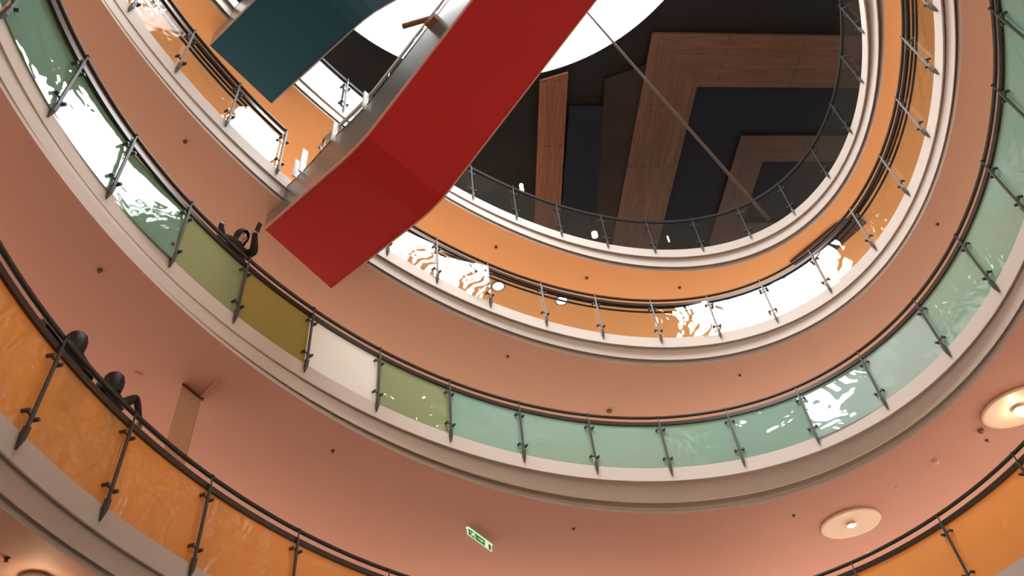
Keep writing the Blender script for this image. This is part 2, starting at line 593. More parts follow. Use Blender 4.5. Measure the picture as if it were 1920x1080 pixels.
def balustrade(lv, phis, label, glass, kind, rail_ends=(None, None), top_gap=0.165, clearrail=None, lean={}, inner=False):
    root = empty('balustrade', (0, 0, 0))
    tag(root, label, 'balustrade', 'balustrades around the atrium')
    a0 = phis[0] if rail_ends[0] is None else rail_ends[0]
    a1 = phis[-1] if rail_ends[1] is None else rail_ends[1]
    rm = clearrail or RAILM
    arc = smooth_angle_list(a0, a1)
    m = MB()
    m.tube([pt(lv, a, 0, 0.0, 0) for a in arc], 0.036 if not clearrail else 0.018, 10)
    m.build('handrail', rm, root, smooth=True)
    m = MB()
    hh = 0.042 if not clearrail else 0.012
    sec = [(-0.028, -hh), (0.028, -hh), (0.028, hh), (-0.028, hh)]
    vs, fs = [], []
    for a in arc:
        for (d, z) in sec:
            vs.append(pt(lv, a, 0, 0.01 + d, -top_gap + z))
    for i in range(len(arc) - 1):
        for k in range(4):
            k2 = (k + 1) % 4
            fs.append((i * 4 + k, i * 4 + k2, i * 4 + 4 + k2, i * 4 + 4 + k))
    fs += [(0, 1, 2, 3), tuple(len(vs) - 1 - k for k in range(4))]
    m.add(vs, fs)
    m.build('glass_rail', rm, root)
    if inner:
        for dz in (-0.15, -0.30):
            m = MB()
            m.tube([pt(lv, a, 0, 0.12, dz) for a in arc], 0.026, 8)
            m.build('inner_rail', rm, root, smooth=True)
    # thin bottom channel
    m = MB()
    m.tube([pt(lv, a, 0, 0.03, -1.355) for a in arc], 0.016, 6)
    m.build('bottom_channel', STEEL if kind == 'dark' else BRIGHT, root, smooth=True)
    pm, cm, fm = post_meshes(kind)
    for a in phis:
        p, t, nrm = frame(lv, a)
        R = Matrix((t, -nrm, Vector((0, 0, 1)))).transposed().to_4x4()
        # local x = tangent, y = inward, z = up
        po = inst('post', pm, root)
        q = pt(lv, a, 0, -0.045, 0)
        R.translation = q
        po.matrix_local = R
        inst('clamp', cm, po, (0, 0, -0.34))
        inst('clamp', cm, po, (0, 0, -1.08))
        inst('foot', fm, po, (0, 0, -1.23))
    for i in range(len(phis) - 1):
        b0, b1 = phis[i], phis[i + 1]
        g = 0.0007 * (1 if b1 > b0 else -1)
        arcp = [b0 + g + (b1 - b0 - 2 * g) * k / 10 for k in range(11)]
        tl, yw = lean.get(i, (rng.uniform(-0.4, 0.4), rng.uniform(-0.4, 0.4)))
        tilt = math.tan(math.radians(tl))
        Ry = Matrix.Rotation(math.radians(yw), 3, 'Z')
        vs, fs = [], []
        o = pt(lv, (b0 + b1) / 2, 0, 0.03, -0.7)
        for a in arcp:
            for (d, z) in ((-0.007, -1.35), (0.007, -1.35), (0.007, -top_gap), (-0.007, -top_gap)):
                vs.append(Ry @ (pt(lv, a, 0, 0.03 + d + tilt * (z + 0.7), z) - o))
        for k in range(10):
            for e in range(4):
                e2 = (e + 1) % 4
                fs.append((k * 4 + e, k * 4 + e2, k * 4 + 4 + e2, k * 4 + 4 + e))
        fs += [(0, 1, 2, 3), tuple(len(vs) - 1 - k for k in range(4))]
        gm = glass(i) if callable(glass) else glass
        go = mesh_obj('glass_panel', vs, fs, gm, root, smooth=True)
        go.data.set_sharp_from_angle(angle=math.radians(40))
        go.location = o
    return root


def unwrap(l):
    out = [l[0]]
    for a in l[1:]:
        while a - out[-1] > PI: a -= 2 * PI
        while a - out[-1] < -PI: a += 2 * PI
        out.append(a)
    return out


def extend(l, n0, n1):
    d0, d1 = l[1] - l[0], l[-1] - l[-2]
    return [l[0] - d0 * k for k in range(n0, 0, -1)] + l + [l[-1] + d1 * k for k in range(1, n1 + 1)]


# post positions, read at the foot of each post
P2 = [(38, 48), (127, 224), (232, 372), (346, 496), (462, 597), (587, 688), (715, 762), (848, 822), (983, 866), (1120, 890),
      (1261, 895), (1399, 879), (1540, 836), (1664, 765), (1775, 664), (1860, 543), (1913, 405)]
ph2 = extend(unwrap([phi_of(2, x, y, -1.48) for x, y in P2]), 3, 3)
P1 = [(80, 640), (238, 783), (394, 900), (558, 1000), (728, 1074)]
P1b = [(1440, 1122), (1602, 1062), (1760, 970), (1905, 855)]
ph1 = extend(unwrap([phi_of(1, x, y, -0.06) for x, y in P1] ), 3, 1)
ph1b = unwrap([ph1[-1]] + [phi_of(1, x, y, -0.06) for x, y in P1b])[1:]
k = round(abs(ph1b[0] - ph1[-1]) / abs(ph1[1] - ph1[0]))
ph1 = ph1 + [ph1[-1] + (ph1b[0] - ph1[-1]) * j / k for j in range(1, k)] + extend(ph1b, 0, 3)
P3a = [(265, 24), (349, 134), (438, 234), (529, 322)]
P3b = [(823, 523), (921, 571), (1025, 608), (1131, 634), (1240, 641), (1352, 634), (1458, 604), (1557, 546), (1639, 465),
       (1697, 362), (1736, 254), (1756, 137), (1755, 20)]
ph3a = extend(unwrap([phi_of(3, x, y, -1.48) for x, y in P3a]), 2, 0)
ph3b = extend(unwrap([phi_of(3, x, y, -1.48) for x, y in P3b]), 1, 3)
P4b = [(888, 370), (969, 408), (1053, 440), (1140, 465), (1228, 473), (1318, 470), (1404, 442), (1486, 398), (1548, 328), (1592, 246),
       (1618, 154), (1627, 62)]
ph4b = extend(unwrap([phi_of(4, x, y, -1.48) for x, y in P4b]), 2, 3)
ph4a = unwrap([phi_of(4, x, y, -1.48) for x, y in [(560, 130), (653, 205)]] + [ph4b[2]])
k = round(abs(ph4a[2] - ph4a[1]) / abs(ph4b[3] - ph4b[2]))
ph4 = ph4a[:2] + [ph4a[1] + (ph4a[2] - ph4a[1]) * j / k for j in range(1, k)] + [a + ph4a[2] - ph4b[2] for a in ph4b[2:]]

bal1 = balustrade(1, ph1, 'lowest balustrade in view with amber glass panels and dark posts', GLASS_AMBER, 'dark')
REFL_TINTS = {2: GLASS_DIM_REFL, 3: GLASS_DIM_REFL, 4: GLASS_DIM_REFL, 5: GLASS_DIM_REFL, 6: GLASS_SAGE_REFL, 7: GLASS_OLIVE_REFL, 8: GLASS_WHITE_REFL, 9: GLASS_SAGE_REFL, 15: GLASS_PALE_REFL, 16: GLASS_PALE_REFL}  # per-pane tints that paint reflections into the green film
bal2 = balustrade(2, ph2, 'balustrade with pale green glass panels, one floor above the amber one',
                  lambda i: REFL_TINTS.get(i, GLASS_GREEN), 'dark', lean={3: (4.2, 0), 4: (3.0, -1), 5: (4.5, -3), 15: (3.5, 1.0)})
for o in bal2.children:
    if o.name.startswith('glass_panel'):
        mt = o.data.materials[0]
        if mt is GLASS_WHITE_REFL: o['label'] = 'glass panel tinted white for a reflection'
        if mt is GLASS_OLIVE_REFL: o['label'] = 'glass panel tinted olive for a warm reflection'
        if mt is GLASS_SAGE_REFL: o['label'] = 'glass panel tinted sage green for a warm reflection'
        if mt is GLASS_PALE_REFL: o['label'] = 'glass panel tinted pale mint for a reflection'
bal3a = balustrade(3, ph3a, 'short clear glass balustrade between the two escalators and the green one', GLASS_CLEAR, 'bright', inner=True)
bal3b = balustrade(3, ph3b, 'clear glass balustrade with thin bright posts sweeping under the orange ceiling', GLASS_CLEAR, 'bright',
                   lean={0: (0, -3), 1: (1, -7.2), 5: (0, -4), 8: (0, 3)}, inner=True)
bal4 = balustrade(4, ph4, 'topmost balustrade of clear smoky glass in front of the dark ceiling', GLASS_SMOKE, 'grey', clearrail=GREYST, top_gap=0.06)


# ------------------------------------------------------------------ escalators
def escalator(name, z0, ex, ey, ang, w, stations, label, under, trim, endL=None, endR=None, plates=(), nglass=6):
    """underside follows stations [(distance along axis, height)]; local x along the axis, y to its left, z from z0"""
    root = empty(name, (ex, ey, z0), (0, 0, ang))
    tag(root, label, 'escalator', 'escalators crossing the atrium')
    Ri = Matrix.Rotation(-ang, 3, 'Z')
    loc = lambda p: Ri @ (Vector(p) - Vector((ex, ey, z0)))
    # right edge is y = 0, left edge is y = -w
    yR, yL = 0.0, -w
    st = list(stations)

    def SIDE(x):
        t = min(1.0, max(0.0, (x - 0.9) / 1.2))
        return 0.80 + 0.27 * t * t * (3 - 2 * t)

    def strip(y0, y1, zlo, zhi, off0=0.0):
        flo = zlo if callable(zlo) else (lambda x: zlo)
        fhi = zhi if callable(zhi) else (lambda x: zhi)
        m = MB()
        for i, (x, z) in enumerate(st):
            xs0 = xs1 = x
            if i == 0:
                xs0 += offL if y0 == yL else (offR if y0 == yR else off0)
                xs1 += offL if y1 == yL else (offR if y1 == yR else off0)
            m.v += [Vector((xs0, y0, z + flo(x))), Vector((xs1, y1, z + flo(x))), Vector((xs1, y1, z + fhi(x))), Vector((xs0, y0, z + fhi(x)))]
        for i in range(len(st) - 1):
            for k in range(4):
                k2 = (k + 1) % 4
                m.f.append((i * 4 + k, i * 4 + k2, i * 4 + 4 + k2, i * 4 + 4 + k))
        m.f += [(0, 1, 2, 3), tuple(len(m.v) - 1 - k for k in range(4))]
        return m
    offL = loc(endL).x if endL else 0
    offR = loc(endR).x if endR else 0
    strip(yL, yR, 0.0, 0.05).build('underside', under, root)
    for y in (yL, yR):
        sg = -1 if y == yL else 1
        o0 = offL if y == yL else offR
        a, b = (y, y + sg * 0.03)
        strip(a, b, -0.012, 0.05, o0).build('edge_trim', trim, root)
        sp = strip(a, b, 0.05, SIDE, o0).build('side_panel', INOX, root)
        strip(y + sg * 0.035, y - sg * 0.05, SIDE, lambda x: SIDE(x) + 0.03, o0).build('deck_cover', RUBBER, sp)
        # balustrade glass, several panes
        x0, x1 = st[0][0] + max(offL, offR) + 1.5, st[-1][0] - 0.8

        def zat(x):
            for (xa, za), (xb, zb) in zip(st[:-1], st[1:]):
                if x <= xb:
                    return za + (zb - za) * (x - xa) / (xb - xa)
            return st[-1][1]
        for i in range(nglass):
            m = MB()
            xa = x0 + (x1 - x0) * i / nglass + 0.01
            xb = x0 + (x1 - x0) * (i + 1) / nglass - 0.01
            cuts = [xa] + [x for x, z in st if xa < x < xb] + [xb]
            for x in cuts:
                for (yy, zz) in ((0, SIDE(x) + 0.03), (sg * 0.012, SIDE(x) + 0.03), (sg * 0.012, 1.50), (0, 1.50)):
                    m.v.append(Vector((x, y - sg * 0.03 + yy, zat(x) + zz)))
            for k in range(len(cuts) - 1):
                for e in range(4):
                    e2 = (e + 1) % 4
                    m.f.append((k * 4 + e, k * 4 + e2, k * 4 + 4 + e2, k * 4 + 4 + e))
            m.f += [(0, 1, 2, 3), tuple(len(m.v) - 1 - k for k in range(4))]
            m.build('glass_panel', GLASS_CLEAR, root)
        m = MB()
        pts = [Vector((x0 - 0.1, y - sg * 0.03, zat(x0) + 1.12)), Vector((x0 - 0.16, y - sg * 0.03, zat(x0) + 1.32)), Vector((x0 - 0.05, y - sg * 0.03, zat(x0) + 1.50))]
        xx = x0 + 0.15
        while xx < x1:
            pts.append(Vector((xx, y - sg * 0.03, zat(xx) + 1.52)))
            xx += 0.3
        m.tube(pts, 0.035, 8)
        m.build('handrail', INOX, root, smooth=True)
    # steps
    m = MB()
    xs = st[0][0] + max(offL, offR) + 0.6
    while xs < st[-1][0] - 0.5:
        z = 0
        for (xa, za), (xb, zb) in zip(st[:-1], st[1:]):
            if xa <= xs <= xb:
                z = za + (zb - za) * (xs - xa) / (xb - xa)
        m.box((xs + 0.2, (yL + yR) / 2, z + 0.42), (0.198, w / 2 - 0.08, 0.1))
        xs += 0.4
    m.build('steps', STEEL, root)
    for (x, h0, h1, wd) in plates:
        m = MB()
        z = zat(x)
        m.box((x, yL - 0.06, z + (h0 + h1) / 2), (0.02, wd, (h1 - h0) / 2))
        m.build('deflector_plate', PLATE, root)
    return root


RA = -0.7144
red = escalator('escalator', 11.4, -2.555, 10.779, RA, 1.837,
                [(0, 0), (0.9, 0), (1.3, 0), (1.7, 0), (2.1, 0), (2.35, 0), (2.62, 0.03), (2.95, 0.12), (3.3, 0.31), (2.78 + 6.2, 3.55), (2.78 + 6.6, 3.72), (2.78 + 6.9, 3.75), (2.78 + 10.2, 3.75)],
                'red bottomed escalator with steel sides crossing the void diagonally', REDM, TRIMR,
                endL=at(496, 430, 11.4), endR=at(631, 547, 11.4),
                plates=[(2.87, 0.95, 1.48, 0.05), (2.03, 0.88, 1.46, 0.05), (1.12, 0.78, 1.50, 0.06), (0.95, 0.78, 1.3, 0.08)])
# small bracket on the red escalator's steel flank
Rm = Matrix.Rotation(RA, 3, 'Z')
m = MB()
m.box((4.62, -1.837 - 0.09, 1.98), (0.12, 0.06, 0.10))
m.box((4.36, -1.837 - 0.22, 2.08), (0.27, 0.04, 0.04), Matrix.Rotation(0.46, 3, 'Z'))
tag(m.build('bracket', BROWNP, red), 'brown bracket')
teal = escalator('escalator', 15.1, -3.896, 8.778, -0.6840, 1.639,
                 [(0, 0), (0.9, 0), (1.3, 0), (1.7, 0), (2.1, 0), (2.55, 0), (2.8, -0.03), (3.1, -0.12), (3.45, -0.31), (3.0 + 6.2, -3.55), (3.0 + 6.6, -3.72), (3.0 + 6.9, -3.75), (3.0 + 9.9, -3.75)],
                 'teal bottomed escalator higher up behind the red one', TEALM, TRIMG,
                 endL=at(394, 86, 15.1), endR=at(511, 196, 15.1))


# ------------------------------------------------------------------ lamps
def area(name, loc, power, size, color, spread=150):
    l = bpy.data.lights.new(name, 'AREA')
    l.shape = 'DISK'
    l.size = size
    l.energy = power
    l.color = color
    l.spread = math.radians(spread)
    o = bpy.data.objects.new(name, l)
    o.location = loc
    COL.objects.link(o)
    return o


WARM = (1.0, 0.85, 0.68)
PW = {0: 90, 1: 40, 2: 48, 3: 78}       # saucers and added fill lamps of the ceiling above that floor


def saucer(p, label, dish=0.40, watts=100, group=None, glow=0.0):
    root = empty('ceiling_lamp', p)
    tag(root, label, 'ceiling lamp', group)
    m = MB()
    m.lathe([(0.075, -0.035), (dish * 0.5, -0.03), (dish * 0.93, -0.055), (dish, -0.06), (dish + 0.014, -0.045), (dish, -0.0), (0.075, 0.0)], n=56)
    m.build('dish', DISH, root, smooth=True)
    m = MB()
    m.lathe([(0.06, -0.03), (0.09, -0.05), (0.125, -0.085), (0.115, -0.095), (0.085, -0.075), (0.055, -0.045)], n=28)
    m.build('lamp_ring', DISH, root, smooth=True)
    m = MB()
    r = 0.055 + glow * 0.03
    zc = -0.075 - glow * 0.075
    m.lathe([(max(0.002, r * math.sin(PI * k / 10)), zc - r * math.cos(PI * k / 10)) for k in range(9)] + [(0.045, -0.035)], n=20)
    m.build('bulb', BULB if not glow else BULB2, root, smooth=True)
    a = area('lamp_light', (0, 0, zc - r - 0.01), watts, 0.09, WARM)
    a.parent = root
    return root


Z2 = RAILZ[2] + DZ['F'] - 0.002
Z1 = RAILZ[1] + DZ['F'] - 0.002
saucer(at(1594, 979, Z2), 'round saucer ceiling lamp on the pink ceiling, dimmer of the two', 0.65, PW[1])
saucer(at(1907, 761, Z2), 'brightly lit round saucer ceiling lamp at the edge of the pink ceiling, its dish glowing', 0.65, PW[1], glow=1.0)
saucer(at(68, 1082, Z1), 'lit ceiling lamp below the amber balustrade with two people leaning over', 0.14, PW[0], glow=1.0)

# unseen lamps added over the walkways, brightening the ceilings by floor bounce
def walk_fill(lv, d, watts, skip=()):
    n = 14
    for i in range(n):
        ph = 2 * PI * i / n + 0.1 * lv
        p = pt(lv, ph, 1.0, d, DZ['F'] - 0.03)
        a = area('walkway_fill', p, watts, 0.25, WARM)


walk_fill(1, 4.2, PW[0])
walk_fill(2, 4.4, PW[1])
walk_fill(3, 4.3, PW[2])
walk_fill(4, 4.3, PW[3])
for i in range(10):
    q = pt(4, 2 * PI * i / 10 + 0.3, 0, 5.5, ZC - 0.5 - RAILZ[4])
    area('walkway_fill', q, 25, 0.25, WARM)  # unseen lamps added under the top ceiling as fill


def downlight(p, label, r=0.17):
    root = empty('downlight', p)
    tag(root, label, 'ceiling lamp', 'small downlights behind clear glass')
    m = MB()
    m.lathe([(r, 0.0), (r + 0.035, -0.012), (r + 0.035, -0.022), (r, -0.03), (r - 0.012, -0.02)], n=24)
    m.build('ring', BRIGHT, root, smooth=True)
    m = MB()
    m.lathe([(0.002, -0.045), (r * 0.7, -0.036), (r - 0.014, -0.018), (r - 0.014, -0.002)], n=20)
    m.build('bulb', GLOW, root, smooth=True)
    return root


Z4 = RAILZ[4] + DZ['F'] - 0.002
downlight(at(934, 536, Z4), 'bright downlight seen through clear glass, the one nearer the red escalator')
downlight(at(1053, 563, Z4), 'bright downlight seen through clear glass, farther from the red escalator')


def tube_lamp_or_glint(px, py, z, h, r, label):
    p = at(px, py, z)
    root = empty('hanging_lamp_or_glint', p)
    tag(root, label, 'hanging lamp', 'small lamps hanging beyond the top balustrade')
    m = MB()
    m.lathe([(r * 0.6, -h / 2), (r, -h / 2 + 0.02), (r, h / 2 - 0.02), (r * 0.6, h / 2)], n=14)
    m.build('bulb', TUBE, root, smooth=True)
    m = MB()
    m.tube([(0, 0, h / 2), (0, 0, ZC - z - 0.001)], 0.008, 6)
    m.lathe([(r * 0.5, h / 2), (r * 0.7, h / 2 + 0.06), (0.01, h / 2 + 0.09)], n=10)
    m.build('cord', RUBBER, root)
    return root


tube_lamp_or_glint(978, 352, 19.6, 0.34, 0.06, 'small lit tube lamp hanging before the dark ceiling by the timber plank')
tube_lamp_or_glint(1115, 440, 19.3, 0.20, 0.10, 'small round glowing lamp behind the smoky top glass')
tube_lamp_or_glint(1253, 448, 19.3, 0.30, 0.025, 'thin glowing rod added for a glint behind the smoky top glass')  # glint on a post, added as a glowing rod

# cable from the top parapet to the skylight
A = at(1442, 412, RAILZ[4] - 1.15)
B = at(985, -110, ZC - 0.06)
m = MB()
K = 14
m.tube([A.lerp(B, k / K) + Vector((0, 0, -0.18 * math.sin(PI * k / K) * 0.3)) for k in range(K + 1)], [0.055 - 0.035 * k / K for k in range(K + 1)], 8)
tag(m.build('cable', ROPE, smooth=True, origin=A), 'straight greyish cable crossing the dark ceiling up to the skylight', 'cable')

# ------------------------------------------------------------------ small fittings on the ceilings
def sprinkler(px, py, lv, label, r=0.035):
    z = RAILZ[lv] + DZ['F']
    root = empty('sprinkler', at(px, py, z))
    tag(root, label, 'sprinkler', 'ceiling sprinklers')
    m = MB()
    m.lathe([(r * 1.2, 0), (r * 1.25, -0.008), (r * 0.7, -0.014), (r * 0.5, -0.03), (r * 0.4, -0.036)], n=12)
    m.build('body', RUST, root, smooth=True)
    m = MB()
    m.lathe([(r * 0.4, -0.034), (r * 0.8, -0.038), (r * 0.8, -0.043), (r * 0.3, -0.043)], n=12)
    m.build('deflector', RUST, root)
    return root


for (x, y, lv, lb) in [
    (187, 506, 2, 'tiny dark sprinkler on the pink ceiling above the two leaning people'),
    (624, 845, 2, 'tiny dark sprinkler on the pink ceiling between wall corner and exit sign'),
    (1075, 991, 2, 'tiny dark sprinkler on the pink ceiling near the exit sign'),
    (1488, 966, 2, 'tiny dark sprinkler on the pink ceiling beside the dimmer saucer lamp'),
    (1850, 825, 2, 'tiny dark sprinkler on the pink ceiling under the brighter saucer lamp'),
    (14, 1046, 1, 'tiny dark sprinkler on the lowest ceiling below the amber glass'),
    (347, 265, 3, 'tiny dark sprinkler on the salmon ceiling beside the person in black'),
    (952, 668, 3, 'tiny dark sprinkler on the salmon ceiling above the green glass, near the smoke detector'),
    (1387, 703, 3, 'tiny dark sprinkler on the salmon ceiling, lower half of the curve'),
    (1758, 420, 3, 'tiny dark sprinkler on the salmon ceiling where the curve climbs steeply'),
    (930, 463, 4, 'tiny dark sprinkler on the orange ceiling nearest the red escalator'),
    (1100, 521, 4, 'tiny dark sprinkler on the orange ceiling, second from the red escalator'),
    (1274, 539, 4, 'tiny dark sprinkler on the orange ceiling near the maroon panel')]:
    sprinkler(x, y, lv, lb, 0.030 if lv < 4 else 0.038)


def puck(px, py, lv, r, h, mat, name, label, cat):
    root = empty(name, at(px, py, RAILZ[lv] + DZ['F']))
    tag(root, label, cat)
    m = MB()
    m.lathe([(r, 0), (r, -h * 0.35), (r * 0.94, -h * 0.5)], n=24)
    m.build('base', mat, root, smooth=False)
    m = MB()
    m.lathe([(r * 0.86, -h * 0.5), (r * 0.75, -h * 0.8), (r * 0.4, -h), (0.002, -h * 1.02)], n=24)
    m.build('cap', mat, root, smooth=True)
    return root


puck(1142, 770, 3, 0.075, 0.07, BROWNP, 'smoke_detector', 'brown smoke detector on the salmon ceiling above green glass', 'smoke detector')
puck(1754, 864, 2, 0.065, 0.07, DOMEM, 'dome_sensor', 'pale dome sensor on the pink ceiling between the saucer lamps', 'sensor')
puck(1838, 806, 2, 0.06, 0.08, BROWNP, 'smoke_detector', 'brown smoke detector on the pink ceiling beside the brighter saucer lamp', 'smoke detector')
puck(1680, 914, 2, 0.035, 0.03, DOMEM, 'ceiling_button', 'small pale ceiling button by the dimmer saucer lamp', 'sensor')
# little square cover plate
p = at(257, 702, RAILZ[2] + DZ['F'])
m = MB()
m.box((0, 0, -0.008), (0.055, 0.055, 0.008))
m.box((0, 0, -0.018), (0.03, 0.03, 0.003))
o = m.build('cover_plate', SOFFIT[2])
o.location = p
o.rotation_euler = (0, 0, 0.7)
tag(o, 'small square cover plate on the pink ceiling by the leaning people', 'cover plate')

# maroon panel let into the orange ceiling
z = RAILZ[4] + DZ['F'] - 0.004
m = MB()
q = [at(1481, 490, z), at(1566, 419, z), at(1606, 401, z), at(1624, 416, z), at(1516, 512, z)]
m.prism(q, (0, 0, -0.05))
tag(m.build('maroon_panel', MAROON, origin=q[0]), 'dark maroon panel under the orange ceiling, partly behind a handrail', 'ceiling panel')

# ------------------------------------------------------------------ wall corner behind the amber balustrade
zt = RAILZ[2] + DZ['F']
c = at(376, 746, zt)
l = at(342, 719, zt)
r = at(411, 711, zt)
dl = (l - c).normalized()
dr = (r - c).normalized()
root = empty('wall_corner', (c.x, c.y, RAILZ[1] + DZ['floor']))
tag(root, kind='structure')
m = MB()
h = zt - RAILZ[1] - DZ['floor']
m.prism([(0, 0, 0), dl * (l - c).length, dl * (l - c).length - dr * 0.04, -dr * 0.04], (0, 0, h))
m.build('wall_left', BEIGE, root)
m = MB()
m.prism([(0, 0, 0), -dl * 0.02, -dl * 0.02 - dr * 0.02, -dr * 0.02], (0, 0, h))
m.build('corner_bead', TRIMR, root)
m = MB()
m.prism([(0, 0, 0), dr * (r - c).length, dr * (r - c).length + dl * 0.03, dl * 0.03], (0, 0, 0.02))
o = m.build('trim_light', TRIMR, root)
o.location = (0, 0, h - 0.022)
m = MB()
m.prism([dr * 0.002 - dl * 0.06, dl * (l - c).length + dr * 0.002, dl * (l - c).length + dr * 0.025, -dl * 0.06 + dr * 0.025], (0, 0, 0.03))
o = m.build('trim_dark', RUST, root)
o.location = (0, 0, h - 0.032)

# ------------------------------------------------------------------ exit sign
zt = RAILZ[2] + DZ['F']
tl, tr = at(876, 988, zt), at(921, 1021, zt)
ax = (tr - tl).normalized()
nrm = Vector((ax.y, -ax.x, 0))
if nrm.dot(tl) > 0: nrm = -nrm
W = (tr - tl).length
Hs = 0.15
ex = empty('exit_sign', (tl + tr) / 2)
tag(ex, 'small green lit exit sign with running figure, arrow and doorway', 'exit sign')
Rx = Matrix((ax, -nrm, Vector((0, 0, 1)))).transposed()
X = lambda u, v, o: Rx @ Vector((u * W - W / 2, -o, -v * Hs))
m = MB()
m.box(Rx @ Vector((0, 0, -0.012)), (W / 2 + 0.012, 0.03, 0.014), Rx)
m.build('housing', EXWHITE, ex)
m = MB()
m.box(Rx @ Vector((0, 0, -Hs / 2 - 0.014)), (W / 2, 0.009, Hs / 2), Rx)
m.build('panel', EXWHITE, ex)


def decal(polys, name, mat):
    m = MB()
    for poly in polys:
        m.prism([X(u, v, 0.0095) + Vector((0, 0, -0.014)) for u, v in poly], nrm * 0.003)
    return m.build(name, mat, ex)


decal([[(0.03, 0.06), (0.70, 0.06), (0.70, 0.96), (0.03, 0.96)]], 'green_field', GREENM)
m = MB()
fig = [[(0.20, 0.20), (0.27, 0.20), (0.27, 0.34), (0.20, 0.34)],
       [(0.16, 0.36), (0.27, 0.36), (0.25, 0.62), (0.17, 0.60)],
       [(0.08, 0.40), (0.17, 0.37), (0.17, 0.44), (0.09, 0.50)],
       [(0.25, 0.40), (0.33, 0.48), (0.31, 0.54), (0.24, 0.48)],
       [(0.17, 0.60), (0.21, 0.62), (0.14, 0.86), (0.09, 0.84)],
       [(0.20, 0.60), (0.26, 0.60), (0.33, 0.80), (0.28, 0.84)]]
arrow = [[(0.42, 0.45), (0.55, 0.45), (0.55, 0.57), (0.42, 0.57)], [(0.55, 0.32), (0.65, 0.51), (0.55, 0.70)]]
for poly in fig + arrow:
    m.prism([X(u, v, 0.0128) + Vector((0, 0, -0.014)) for u, v in poly], nrm * 0.002)
m.build('pictogram', EXWHITE, ex)
decal([[(0.86, 0.18), (0.95, 0.18), (0.95, 0.96), (0.86, 0.96)]], 'doorway', BROWNP)


